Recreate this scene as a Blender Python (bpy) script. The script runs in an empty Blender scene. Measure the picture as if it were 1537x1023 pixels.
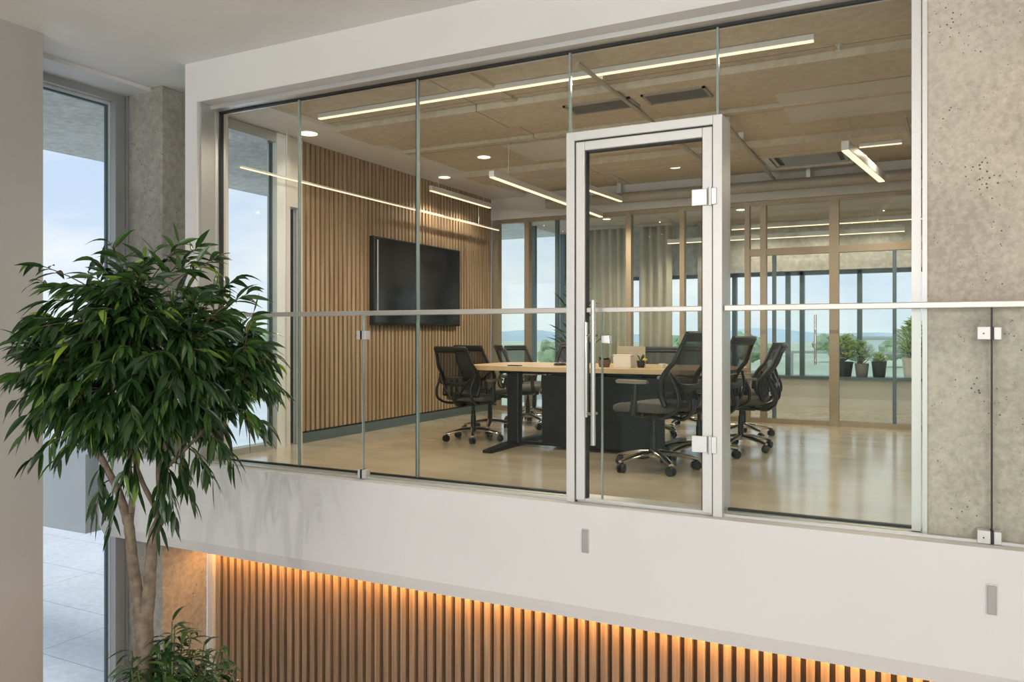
import bpy, bmesh, math, random
from mathutils import Vector, Matrix, Quaternion
PI = math.pi
R = math.radians
S = bpy.context.scene
COL = S.collection
rnd = random.Random(7)

# ------------------------------------------------------------------ helpers
def obj(name, bm, mat, parent=None, smooth=False, angle=None):
    me = bpy.data.meshes.new(name)
    bmesh.ops.recalc_face_normals(bm, faces=bm.faces)
    bm.to_mesh(me); bm.free()
    if isinstance(mat, (list, tuple)):
        for m in mat: me.materials.append(m)
    else:
        me.materials.append(mat)
    if smooth:
        for p in me.polygons: p.use_smooth = True
        if angle is not None:
            try: me.set_sharp_from_angle(angle=R(angle))
            except Exception: pass
    o = bpy.data.objects.new(name, me)
    COL.objects.link(o)
    if parent: o.parent = parent
    return o

def empty(name, loc=(0, 0, 0), rz=0.0):
    o = bpy.data.objects.new(name, None)
    o.empty_display_size = .1
    COL.objects.link(o)
    o.location = loc; o.rotation_euler = (0, 0, rz)
    return o

def tag(o, label=None, cat=None, group=None, kind=None):
    if label: o['label'] = label
    if cat: o['category'] = cat
    if group: o['group'] = group
    if kind: o['kind'] = kind
    return o

def thing(name, label, cat, loc=(0, 0, 0), rz=0, group=None):
    return tag(empty(name, loc, rz), label, cat, group)

def struct(name, bm, mat, parent=None, label=None):
    o = obj(name, bm, mat, parent)
    if parent is None: o['kind'] = 'structure'
    if label: o['label'] = label
    return o

def sgroup(name, loc=(0, 0, 0), label=None):
    o = empty(name, loc); o['kind'] = 'structure'
    if label: o['label'] = label
    return o

def copy_tree(o, parent=None):
    c = o.copy(); COL.objects.link(c)
    if parent: c.parent = parent
    for ch in list(o.children): copy_tree(ch, c)
    return c

def NB(): return bmesh.new()

def box(bm, x0, x1, y0, y1, z0, z1, mi=0, bev=0):
    g = bmesh.ops.create_cube(bm, size=1)
    for v in g['verts']:
        v.co = Vector(((x0 + x1) / 2 + v.co.x * (x1 - x0), (y0 + y1) / 2 + v.co.y * (y1 - y0), (z0 + z1) / 2 + v.co.z * (z1 - z0)))
    fs = set(f for v in g['verts'] for f in v.link_faces)
    for f in fs: f.material_index = mi
    if bev:
        es = list(set(e for v in g['verts'] for e in v.link_edges))
        bmesh.ops.bevel(bm, geom=es, offset=bev, segments=2, profile=.5, affect='EDGES')
    return bm

def B(*a, **k): return box(NB(), *a, **k)

def prism(bm, pts, axis, a, b, mi=0):
    """extrude a closed 2D outline along an axis (0,1,2) from a to b"""
    def P(p, t):
        if axis == 0: return (t, p[0], p[1])
        if axis == 1: return (p[0], t, p[1])
        return (p[0], p[1], t)
    v0 = [bm.verts.new(P(p, a)) for p in pts]
    v1 = [bm.verts.new(P(p, b)) for p in pts]
    n = len(pts)
    fs = [bm.faces.new(v0), bm.faces.new(list(reversed(v1)))]
    for i in range(n):
        fs.append(bm.faces.new((v0[i], v1[i], v1[(i + 1) % n], v0[(i + 1) % n])))
    for f in fs: f.material_index = mi
    return bm

def tube(bm, path, rad, seg=8, flat=1.0, mi=0, up=None, cap=True):
    """sweep an ellipse along a path; rad may be a list, flat squashes second axis"""
    pts = [Vector(p) for p in path]
    n = len(pts)
    rs = rad if isinstance(rad, (list, tuple)) else [rad] * n
    rings = []; prev = None
    for i, p in enumerate(pts):
        t = (pts[min(i + 1, n - 1)] - pts[max(i - 1, 0)]).normalized()
        if prev is None:
            a = Vector(up) if up else (Vector((0, 0, 1)) if abs(t.z) < .9 else Vector((1, 0, 0)))
            u = (a - t * a.dot(t)).normalized()
        else:
            u = (prev - t * prev.dot(t)).normalized()
        prev = u; w = t.cross(u)
        rings.append([bm.verts.new(p + u * math.cos(2 * PI * k / seg) * rs[i] * flat + w * math.sin(2 * PI * k / seg) * rs[i]) for k in range(seg)])
    for i in range(n - 1):
        for k in range(seg):
            f = bm.faces.new((rings[i][k], rings[i][(k + 1) % seg], rings[i + 1][(k + 1) % seg], rings[i + 1][k])); f.material_index = mi
    if cap:
        bm.faces.new(list(reversed(rings[0]))).material_index = mi
        bm.faces.new(rings[-1]).material_index = mi
    return bm

def lathe(bm, prof, seg=24, c=(0, 0, 0), mi=0):
    rings = []
    for r, z in prof:
        rings.append([bm.verts.new((c[0] + max(r, 1e-4) * math.cos(2 * PI * k / seg), c[1] + max(r, 1e-4) * math.sin(2 * PI * k / seg), c[2] + z)) for k in range(seg)])
    for i in range(len(prof) - 1):
        for k in range(seg):
            bm.faces.new((rings[i][k], rings[i][(k + 1) % seg], rings[i + 1][(k + 1) % seg], rings[i + 1][k])).material_index = mi
    bm.faces.new(list(reversed(rings[0]))).material_index = mi
    bm.faces.new(rings[-1]).material_index = mi
    return bm

def smooth_path(pts, n=6):
    """catmull-rom through points"""
    P = [Vector(p) for p in pts]; out = []
    for i in range(len(P) - 1):
        p0 = P[max(i - 1, 0)]; p1 = P[i]; p2 = P[i + 1]; p3 = P[min(i + 2, len(P) - 1)]
        for k in range(n):
            t = k / n
            out.append(.5 * ((2 * p1) + (-p0 + p2) * t + (2 * p0 - 5 * p1 + 4 * p2 - p3) * t * t + (-p0 + 3 * p1 - 3 * p2 + p3) * t ** 3))
    out.append(P[-1]); return out

# ------------------------------------------------------------------ materials
def mat_new(name):
    m = bpy.data.materials.new(name); m.use_nodes = True
    nt = m.node_tree; b = nt.nodes['Principled BSDF']
    return m, nt, b

def N(nt, t, **kw):
    n = nt.nodes.new(t)
    for k, v in kw.items():
        if k in n.inputs: n.inputs[k].default_value = v
        else: setattr(n, k, v)
    return n

def ramp(nt, stops):
    n = nt.nodes.new('ShaderNodeValToRGB')
    el = n.color_ramp.elements
    el[0].position = stops[0][0]; el[0].color = (*stops[0][1], 1)
    el[1].position = stops[-1][0]; el[1].color = (*stops[-1][1], 1)
    for p, c in stops[1:-1]:
        e = el.new(p); e.color = (*c, 1)
    return n

def coords(nt, scale=(1, 1, 1), rot=(0, 0, 0)):
    tc = N(nt, 'ShaderNodeNewGeometry')
    mp = N(nt, 'ShaderNodeMapping')
    mp.inputs['Scale'].default_value = scale; mp.inputs['Rotation'].default_value = rot
    nt.links.new(tc.outputs['Position'], mp.inputs['Vector'])
    return mp.outputs['Vector']

def plain(name, col, rough=.5, metal=0.0, var=.06, scale=6, bump=0.0, spec=.5, coat=0.0):
    m, nt, b = mat_new(name)
    v = coords(nt)
    no = N(nt, 'ShaderNodeTexNoise'); no.inputs['Scale'].default_value = scale; no.inputs['Detail'].default_value = 4
    nt.links.new(v, no.inputs['Vector'])
    r = ramp(nt, [(.3, tuple(c * (1 - var) for c in col)), (.7, tuple(min(1, c * (1 + var)) for c in col))])
    nt.links.new(no.outputs['Fac'], r.inputs['Fac']); nt.links.new(r.outputs['Color'], b.inputs['Base Color'])
    b.inputs['Roughness'].default_value = rough; b.inputs['Metallic'].default_value = metal
    b.inputs['Specular IOR Level'].default_value = spec
    b.inputs['Coat Weight'].default_value = coat
    if bump:
        bp = N(nt, 'ShaderNodeBump'); bp.inputs['Strength'].default_value = bump; bp.inputs['Distance'].default_value = .004
        n2 = N(nt, 'ShaderNodeTexNoise'); n2.inputs['Scale'].default_value = scale * 30
        nt.links.new(v, n2.inputs['Vector']); nt.links.new(n2.outputs['Fac'], bp.inputs['Height']); nt.links.new(bp.outputs['Normal'], b.inputs['Normal'])
    return m

def concrete(name, c1, c2, pits=True, scale=1.0, joints=None, rough=.75):
    m, nt, b = mat_new(name)
    v = coords(nt)
    L = nt.links.new
    n1 = N(nt, 'ShaderNodeTexNoise'); n1.inputs['Scale'].default_value = 1.4 * scale; n1.inputs['Detail'].default_value = 7; n1.inputs['Roughness'].default_value = .65
    n2 = N(nt, 'ShaderNodeTexNoise'); n2.inputs['Scale'].default_value = 26 * scale; n2.inputs['Detail'].default_value = 5; n2.inputs['Roughness'].default_value = .7
    L(v, n1.inputs['Vector']); L(v, n2.inputs['Vector'])
    mx = N(nt, 'ShaderNodeMath', operation='MULTIPLY_ADD'); L(n2.outputs['Fac'], mx.inputs[0]); mx.inputs[1].default_value = .55
    ms = N(nt, 'ShaderNodeMath', operation='MULTIPLY'); L(n1.outputs['Fac'], ms.inputs[0]); ms.inputs[1].default_value = .45
    L(ms.outputs[0], mx.inputs[2])
    r = ramp(nt, [(.40, c1), (.60, c2)]); L(mx.outputs[0], r.inputs['Fac'])
    col = r.outputs['Color']; hgt = n2.outputs['Fac']
    if pits:
        vo = N(nt, 'ShaderNodeTexVoronoi'); vo.inputs['Scale'].default_value = 42 * scale; L(v, vo.inputs['Vector'])
        nz = N(nt, 'ShaderNodeTexNoise'); nz.inputs['Scale'].default_value = 5; L(v, nz.inputs['Vector'])
        th = N(nt, 'ShaderNodeMapRange'); L(nz.outputs['Fac'], th.inputs['Value'])
        th.inputs['From Min'].default_value = .42; th.inputs['From Max'].default_value = .7; th.inputs['To Min'].default_value = .02; th.inputs['To Max'].default_value = .22
        lt = N(nt, 'ShaderNodeMath', operation='LESS_THAN'); L(vo.outputs['Distance'], lt.inputs[0]); L(th.outputs['Result'], lt.inputs[1])
        mc = N(nt, 'ShaderNodeMix', data_type='RGBA'); L(lt.outputs[0], mc.inputs['Factor']); L(col, mc.inputs['A'])
        mc.inputs['B'].default_value = (c1[0] * .35, c1[1] * .34, c1[2] * .33, 1); col = mc.outputs['Result']
    if joints:
        br = N(nt, 'ShaderNodeTexBrick'); br.offset = 0
        br.inputs['Scale'].default_value = 1; br.inputs['Brick Width'].default_value = joints[0]; br.inputs['Row Height'].default_value = joints[1]
        br.inputs['Mortar Size'].default_value = .006; br.inputs['Color1'].default_value = (1, 1, 1, 1); br.inputs['Color2'].default_value = (.965, .965, .965, 1); br.inputs['Mortar'].default_value = (.5, .5, .5, 1)
        L(v, br.inputs['Vector'])
        mj = N(nt, 'ShaderNodeMix', data_type='RGBA', blend_type='MULTIPLY'); mj.inputs['Factor'].default_value = 1
        L(col, mj.inputs['A']); L(br.outputs['Color'], mj.inputs['B']); col = mj.outputs['Result']
    L(col, b.inputs['Base Color'])
    bp = N(nt, 'ShaderNodeBump'); bp.inputs['Strength'].default_value = .25; bp.inputs['Distance'].default_value = .01
    L(hgt, bp.inputs['Height']); L(bp.outputs['Normal'], b.inputs['Normal'])
    b.inputs['Roughness'].default_value = rough; b.inputs['Specular IOR Level'].default_value = .3
    return m

def wood(name, c1, c2, stretch=(30, 30, 1.2), rough=.5):
    m, nt, b = mat_new(name); L = nt.links.new
    v = coords(nt, stretch)
    n1 = N(nt, 'ShaderNodeTexNoise'); n1.inputs['Scale'].default_value = 1; n1.inputs['Detail'].default_value = 6; n1.inputs['Roughness'].default_value = .6; n1.inputs['Distortion'].default_value = .6
    L(v, n1.inputs['Vector'])
    r = ramp(nt, [(.3, c1), (.5, tuple((a + d) / 2 for a, d in zip(c1, c2))), (.7, c2)])
    L(n1.outputs['Fac'], r.inputs['Fac']); L(r.outputs['Color'], b.inputs['Base Color'])
    b.inputs['Roughness'].default_value = rough; b.inputs['Specular IOR Level'].default_value = .35
    return m

def glass(name, tint=(.95, .98, .965), refl=1.0, base=.035):
    m = bpy.data.materials.new(name); m.use_nodes = True
    nt = m.node_tree; nt.nodes.clear(); L = nt.links.new
    out = N(nt, 'ShaderNodeOutputMaterial'); mix = N(nt, 'ShaderNodeMixShader')
    tr = N(nt, 'ShaderNodeBsdfTransparent'); tr.inputs['Color'].default_value = (*tint, 1)
    gl = N(nt, 'ShaderNodeBsdfGlossy'); gl.inputs['Roughness'].default_value = 0.0; gl.inputs['Color'].default_value = (.95, .98, 1, 1)
    lw = N(nt, 'ShaderNodeLayerWeight'); lw.inputs['Blend'].default_value = .5
    pw = N(nt, 'ShaderNodeMath', operation='POWER'); L(lw.outputs['Facing'], pw.inputs[0]); pw.inputs[1].default_value = 5
    ma = N(nt, 'ShaderNodeMath', operation='MULTIPLY_ADD'); L(pw.outputs[0], ma.inputs[0]); ma.inputs[1].default_value = .8 * refl; ma.inputs[2].default_value = base * refl
    L(ma.outputs[0], mix.inputs['Fac']); L(tr.outputs[0], mix.inputs[1]); L(gl.outputs[0], mix.inputs[2]); L(mix.outputs[0], out.inputs['Surface'])
    return m

def emis(name, col, st):
    m = bpy.data.materials.new(name); m.use_nodes = True
    nt = m.node_tree; nt.nodes.clear()
    out = N(nt, 'ShaderNodeOutputMaterial'); e = N(nt, 'ShaderNodeEmission')
    e.inputs['Color'].default_value = (*col, 1); e.inputs['Strength'].default_value = st
    nt.links.new(e.outputs[0], out.inputs['Surface'])
    return m

WHITE = plain('white_plaster', (.70, .69, .68), .6, var=.025, scale=1.2)
WHITE2 = plain('warm_white_paint', (.60, .585, .55), .65, var=.04, scale=1.0)
LEFTW = plain('light_grey_paint', (.385, .38, .365), .65, var=.04, scale=1.0)
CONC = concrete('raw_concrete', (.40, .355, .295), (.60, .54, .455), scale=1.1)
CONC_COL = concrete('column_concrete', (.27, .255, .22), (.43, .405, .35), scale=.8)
CONC_CEIL = concrete('ceiling_concrete', (.50, .44, .35), (.63, .57, .46), pits=False, scale=.6, joints=(2.9, 1.25), rough=.7)
CONC_OUT = concrete('outer_concrete', (.46, .47, .44), (.74, .74, .69), pits=False, scale=.5)
ALU = plain('satin_aluminium', (.66, .66, .65), .38, metal=.65, var=.02, scale=3)
ALU_L = plain('light_aluminium', (.68, .67, .655), .4, metal=.25, var=.02, scale=3)
STEEL = plain('brushed_steel', (.72, .71, .69), .22, metal=1.0, var=.03, scale=20)
CHROME = plain('polished_aluminium', (.78, .77, .75), .14, metal=1.0, var=.02, scale=8)
BRONZE = plain('bronze_aluminium', (.33, .265, .18), .42, metal=.4, var=.04, scale=3)
WINFR = plain('window_frame_grey', (.42, .43, .42), .4, metal=.4, var=.03, scale=3)
WINFR_L = plain('window_frame_pale', (.80, .84, .86), .4, metal=.2, var=.02, scale=3)
TEAL = plain('dark_window_frame', (.10, .145, .16), .4, metal=.3, var=.05, scale=3)
GASKET = plain('black_gasket', (.012, .014, .016), .5, var=.1)
BLACK = plain('black_powder_coat', (.006, .0068, .0078), .36, var=.1, scale=5, spec=.3)
BLACKP = plain('black_plastic', (.012, .013, .014), .42, var=.12, scale=12)
SEATF = plain('grey_seat_fabric', (.13, .12, .11), .9, var=.15, scale=60, bump=.4, spec=.2)
PADM = plain('taupe_arm_pad', (.24, .20, .165), .6, var=.1)
SCREEN = plain('tv_screen', (.006, .007, .009), .12, var=.05, spec=.6)
DARKG = plain('vent_dark', (.16, .15, .135), .6, var=.08)
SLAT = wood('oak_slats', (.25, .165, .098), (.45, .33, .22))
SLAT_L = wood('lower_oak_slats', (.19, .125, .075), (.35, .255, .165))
SLATB = plain('slat_backing', (.045, .028, .016), .8, var=.1)
OAK = wood('oak_tabletop', (.50, .34, .19), (.66, .47, .28), (1.5, 22, 22), .35)
GLS = glass('clear_glass', (.985, .995, .985), .9, .006)
GLS_B = glass('balustrade_glass', (.972, .99, .98), .6, .008)
GLS_W = glass('window_glass', (.965, .985, .99), .6, .02)
GLS_P = glass('partition_glass', (.965, .988, .98), .9, .02)
GEDGE = plain('green_glass_edge', (.27, .34, .31), .2, var=.05)
LEDW = emis('warm_led', (1, .74, .48), 1.6)
LEDD = emis('downlight_led', (1, .84, .62), 2.2)
LEDO = emis('amber_led', (1, .46, .13), 72)
CURT = plain('beige_curtain', (.64, .61, .51), .9, var=.06, scale=4)
PAPER = plain('paper', (.75, .68, .62), .7)
CERAM = plain('white_ceramic', (.72, .71, .68), .3)
TERRA = plain('brown_pot', (.16, .09, .055), .6, var=.15)
BARK = plain('bark', (.215, .165, .12), .85, var=.38, scale=22, bump=.8)
SOIL = plain('soil', (.05, .035, .025), .95, var=.3, scale=50)
YELLOW = plain('yellow_petal', (.75, .52, .12), .6)

def leafmat(name, c1, c2, c3, rough=.33, trans=.12):
    m, nt, b = mat_new(name); L = nt.links.new
    at = N(nt, 'ShaderNodeAttribute'); at.attribute_name = 'leafvar'
    r = ramp(nt, [(0, c1), (.6, c2), (1, c3)]); L(at.outputs['Fac'], r.inputs['Fac'])
    L(r.outputs['Color'], b.inputs['Base Color'])
    b.inputs['Roughness'].default_value = rough
    tl = N(nt, 'ShaderNodeBsdfTranslucent'); mx = N(nt, 'ShaderNodeMixShader'); mx.inputs['Fac'].default_value = trans
    hs = N(nt, 'ShaderNodeHueSaturation'); hs.inputs['Value'].default_value = 2.0; hs.inputs['Saturation'].default_value = 1.1; L(r.outputs['Color'], hs.inputs['Color']); L(hs.outputs['Color'], tl.inputs['Color'])
    L(b.outputs[0], mx.inputs[1]); L(tl.outputs[0], mx.inputs[2]); L(mx.outputs[0], nt.nodes['Material Output'].inputs['Surface'])
    return m
LEAF = leafmat('dark_glossy_leaf', (.015, .042, .013), (.062, .135, .028), (.20, .30, .04), .21)
LEAF2 = leafmat('fresh_leaf', (.26, .34, .10), (.42, .52, .18), (.70, .68, .28), .5, .5)

# mesh-back fabric: an open weave, half holes
m, nt, b = mat_new('chair_mesh_weave'); MESHW = m
b.inputs['Base Color'].default_value = (.02, .026, .032, 1); b.inputs['Roughness'].default_value = .6
tr = N(nt, 'ShaderNodeBsdfTransparent'); mx = N(nt, 'ShaderNodeMixShader')
vo = N(nt, 'ShaderNodeTexVoronoi'); vo.inputs['Scale'].default_value = 160
tc = N(nt, 'ShaderNodeTexCoord'); nt.links.new(tc.outputs['Object'], vo.inputs['Vector'])
mr = N(nt, 'ShaderNodeMapRange'); nt.links.new(vo.outputs['Distance'], mr.inputs['Value'])
mr.inputs['From Min'].default_value = .2; mr.inputs['From Max'].default_value = .6; mr.inputs['To Min'].default_value = .30; mr.inputs['To Max'].default_value = .62
nt.links.new(mr.outputs['Result'], mx.inputs['Fac']); nt.links.new(tr.outputs[0], mx.inputs[1]); nt.links.new(b.outputs[0], mx.inputs[2])
nt.links.new(mx.outputs[0], nt.nodes['Material Output'].inputs['Surface'])

# room floor: pale oak-toned polished screed
m, nt, b = mat_new('room_floor'); FLOOR = m; L = nt.links.new
v = coords(nt, (1, 1, 1)); n1 = N(nt, 'ShaderNodeTexNoise'); n1.inputs['Scale'].default_value = 1.3; n1.inputs['Detail'].default_value = 6; n1.inputs['Distortion'].default_value = .5
v2 = coords(nt, (1.2, 2.6, 1)); n2 = N(nt, 'ShaderNodeTexNoise'); n2.inputs['Scale'].default_value = 1.6; n2.inputs['Detail'].default_value = 5
L(v, n1.inputs['Vector']); L(v2, n2.inputs['Vector'])
ad = N(nt, 'ShaderNodeMath', operation='ADD'); L(n1.outputs['Fac'], ad.inputs[0]); L(n2.outputs['Fac'], ad.inputs[1])
hf = N(nt, 'ShaderNodeMath', operation='MULTIPLY'); L(ad.outputs[0], hf.inputs[0]); hf.inputs[1].default_value = .5
r = ramp(nt, [(.3, (.50, .41, .30)), (.7, (.66, .565, .44))]); L(hf.outputs[0], r.inputs['Fac']); L(r.outputs['Color'], b.inputs['Base Color'])
rr = N(nt, 'ShaderNodeMapRange'); L(n2.outputs['Fac'], rr.inputs['Value']); rr.inputs['To Min'].default_value = .14; rr.inputs['To Max'].default_value = .32; L(rr.outputs['Result'], b.inputs['Roughness'])
b.inputs['Specular IOR Level'].default_value = .8; b.inputs['Coat Weight'].default_value = .5; b.inputs['Coat Roughness'].default_value = .12
bp = N(nt, 'ShaderNodeBump'); bp.inputs['Strength'].default_value = .12; bp.inputs['Distance'].default_value = .01; L(n2.outputs['Fac'], bp.inputs['Height']); L(bp.outputs['Normal'], b.inputs['Normal'])

# pavers outside; distant grass and hills with haze put into their colours
PAVE = concrete('pale_pavers', (.58, .60, .62), (.72, .74, .76), pits=False, scale=.5, joints=(2.4, 1.2))
GROUND = plain('haze_tinted_grass', (.48, .52, .38), .9, var=.25, scale=.03)
HILL = plain('haze_tinted_hills', (.42, .52, .58), .9, var=.15, scale=.02)

# ------------------------------------------------------------------ world
w = bpy.data.worlds.new('sky'); S.world = w; w.use_nodes = True; nt = w.node_tree; nt.nodes.clear(); L = nt.links.new
out = N(nt, 'ShaderNodeOutputWorld'); bg = N(nt, 'ShaderNodeBackground'); tc = N(nt, 'ShaderNodeTexCoord')
sx = N(nt, 'ShaderNodeSeparateXYZ'); L(tc.outputs['Generated'], sx.inputs[0])
gr = ramp(nt, [(0, (.74, .82, .93)), (.15, (.62, .74, .92)), (.6, (.46, .62, .90))]); L(sx.outputs['Z'], gr.inputs['Fac'])
mp = N(nt, 'ShaderNodeMapping'); mp.inputs['Scale'].default_value = (1, 1, 2.8); L(tc.outputs['Generated'], mp.inputs['Vector'])
cn = N(nt, 'ShaderNodeTexNoise'); cn.inputs['Scale'].default_value = 3.4; cn.inputs['Detail'].default_value = 8; cn.inputs['Roughness'].default_value = .55; L(mp.outputs['Vector'], cn.inputs['Vector'])
cr = ramp(nt, [(.40, (0, 0, 0)), (.62, (1, 1, 1))]); L(cn.outputs['Fac'], cr.inputs['Fac'])
mc = N(nt, 'ShaderNodeMix', data_type='RGBA'); L(cr.outputs['Color'], mc.inputs['Factor']); L(gr.outputs['Color'], mc.inputs['A']); mc.inputs['B'].default_value = (.95, .96, .97, 1)
L(mc.outputs['Result'], bg.inputs['Color']); bg.inputs['Strength'].default_value = 1.08; L(bg.outputs[0], out.inputs['Surface'])

# ------------------------------------------------------------------ shell : atrium
CZ = 2.887; LZ = -2.9
struct('ceiling', B(-5.84, 4.6, -6, 4.75, CZ, CZ + .3), plain('ceiling_paint', (.76, .745, .71), .7, var=.05, scale=1.6))
struct('floor', B(-5.84, 4.6, -6, 4.9, LZ - .2, LZ), PAVE)
struct('wall_left', B(-5.84, -5.067, -6, 3.207, LZ, CZ), LEFTW)
struct('wall_right', B(4.5, 4.7, -6, 8.7, LZ, CZ), WHITE)
# fascia with its bevelled lip, running along the edge of the upper floor
fb = NB(); prism(fb, [(4.05, 0), (4.05, -.555), (4.10, -.645), (4.78, -.66), (4.78, -.20), (4.24, -.20), (4.24, 0)], 0, -5.70, 4.5)
struct('trim_1', fb, WHITE)
# white upper wall: header band + left return
wb = NB(); box(wb, -4.74, 4.5, 4.05, 4.34, 2.60, CZ)
box(wb, -4.74, -4.62, 4.05, 4.34, 0, 2.60)
struct('wall_front', wb, WHITE)
struct('wall_front.001', B(.03, 4.5, 4.19, 4.5, 0, 2.60), CONC, label='raw concrete wall right of the glass front')
dw = NB(); prism(dw, [(-4.74, 4.34), (-4.62, 4.34), (-5.19, 4.75), (-5.29, 4.75)], 2, 0, CZ)
struct('wall_side', dw, WHITE2)
# concrete column
cb = B(-5.694, -5.297, 4.306, 4.75, LZ, CZ, bev=.008)
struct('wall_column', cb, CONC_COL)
# soffit above the tall window
struct('trim_2', B(-5.84, -5.43, 3.207, 4.306, 2.857, CZ), WHITE)
# tall window in the left wall
wd = sgroup('window_1', (-5.8, 4.3, LZ))
def child_box(name, p, mat, *a, **k):
    o = obj(name, B(*a, **k), mat, p)
    o.matrix_parent_inverse = Matrix.Translation(p.location).inverted() @ Matrix.Identity(4)
    if p.rotation_euler.z: o.matrix_parent_inverse = p.matrix_basis.inverted()
    return o
def child(name, p, mat, bm, **k):
    o = obj(name, bm, mat, p, **k)
    o.matrix_parent_inverse = (Matrix.Translation(p.location) @ Matrix.Rotation(p.rotation_euler.z, 4, 'Z')).inverted()
    return o
fb = NB(); box(fb, -5.80, -5.735, 4.222, 4.306, LZ, 2.857); box(fb, -5.80, -5.70, 4.31, 4.40, LZ, 2.88); box(fb, -5.80, -5.74, 3.207, 4.222, 2.80, 2.857)
child('window_frame', wd, WINFR, fb)
fb = NB(); box(fb, -5.87, -5.80, 4.218, 4.306, LZ, 2.857); box(fb, -5.87, -5.80, 3.207, 4.218, 2.78, 2.857)
child('window_frame', wd, WINFR_L, fb)
fb = NB(); box(fb, -5.85, -5.825, 4.204, 4.2185, LZ, 2.78); box(fb, -5.85, -5.825, 3.207, 4.204, 2.766, 2.7805)
child('gasket', wd, TEAL, fb)
child('pane', wd, GLS_W, B(-5.845, -5.832, 3.207, 4.204, LZ, 2.766))
# rear glazed wall of the atrium, behind the viewpoint
rw = sgroup('window_2', (0, -6, LZ))
fb = NB()
for i in range(9): box(fb, -5.1 + i * 1.2, -5.02 + i * 1.2, -6.05, -5.9, LZ, CZ)
for z in (LZ, -.2, 2.82): box(fb, -5.1, 4.5, -6.05, -5.9, z, z + .067)
child('window_frame', rw, WINFR, fb)
child('pane', rw, GLS_W, B(-5.1, 4.5, -5.99, -5.975, LZ, CZ))

# lower slatted wall, its jamb and the amber cove
lb = sgroup('wall_lower', (0, 4.8, LZ))
child('backing', lb, SLATB, B(-5.24, 4.5, 4.82, 4.90, LZ, -.66))
sb = NB()
x = -5.225
while x < 4.45:
    box(sb, x, x + .046, 4.78, 4.825, LZ, -.66); x += .0775
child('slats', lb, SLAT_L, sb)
child('jamb', lb, WHITE2, B(-5.297, -5.235, 4.752, 4.90, LZ, -.66))
cv = thing('cove_light', 'amber strip light glowing down the lower slatted wall', 'light', (-.4, 4.70, -.66))
child('housing', cv, ALU, B(-5.22, 4.48, 4.655, 4.680, -.83, -.66))
child('diffuser', cv, LEDO, B(-5.22, 4.48, 4.683, 4.700, -.840, -.82))

# ------------------------------------------------------------------ shell : meeting room
RC = 2.62
struct('floor.001', B(-4.82, 4.5, 4.24, 11.0, -.20, 0), FLOOR)
cb = NB(); box(cb, -4.82, 4.5, 4.34, 8.66, RC, RC + .3)
struct('ceiling.001', cb, CONC_CEIL)
cb = NB()
box(cb, -4.22, 4.5, 5.08, 5.62, RC - .05, RC)
box(cb, -4.22, 4.5, 6.05, 6.12, RC - .03, RC)
box(cb, -4.22, 4.5, 7.15, 7.65, RC - .06, RC)
box(cb, -2.66, -2.56, 4.36, 5.08, RC - .02, RC)
struct('ceiling.002', cb, CONC_CEIL, label='shallow concrete beams of the meeting room ceiling')
struct('trim_3', B(-4.70, -4.22, 4.36, 8.6, RC - .035, RC), WHITE, label='white plaster band above the slatted wall')
struct('trim_4', B(-3.3, -1.95, 6.25, 6.95, RC - .02, RC), WHITE2, label='white plaster panel in the concrete ceiling')
struct('trim_5', B(-.9, 1.6, 5.75, 6.6, RC - .02, RC), WHITE2)
hb = NB(); box(hb, -4.74, 4.5, 8.60, 8.78, 2.33, 2.62)
struct('wall_header', hb, WHITE2)
# left wall of the meeting room: window, jambs, slats
w3 = sgroup('window_3', (-4.75, 4.6, 0))
fb = NB()
box(fb, -4.78, -4.68, 4.34, 4.40, 0, 2.55); box(fb, -4.78, -4.68, 4.40, 4.93, 2.50, 2.58)
box(fb, -4.78, -4.68, 4.40, 4.93, 0, .05)
child('window_frame', w3, WINFR, fb)
child('window_frame', w3, WINFR_L, B(-4.78, -4.67, 4.905, 5.00, 0, 2.58))
child('gasket', w3, TEAL, B(-4.75, -4.72, 4.893, 4.906, .05, 2.50))
child('pane', w3, GLS_W, B(-4.742, -4.728, 4.40, 4.895, .05, 2.50))
child('jamb', w3, WHITE2, B(-4.78, -4.66, 5.00, 5.045, 0, 2.58))
child('header', w3, WHITE2, B(-4.78, -4.68, 5.045, 5.20, 2.0, 2.58))
child('pane', w3, GLS_W, B(-4.742, -4.728, 5.045, 5.19, 0, 2.0))
child('post', w3, ALU_L, B(-4.76, -4.68, 5.19, 5.215, 0, 2.58))
ws = sgroup('wall_left.001', (-4.75, 7, 0))
child('backing', ws, SLATB, B(-4.82, -4.735, 5.22, 8.62, 0, 2.585))
sb = NB(); y = 5.23
while y < 8.58:
    box(sb, -4.737, -4.70, y, y + .036, .10, 2.585); y += .062
child('slats', ws, SLAT, sb)
struct('baseboard_left', B(-4.735, -4.695, 5.22, 8.62, 0, .085), TEAL)

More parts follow.
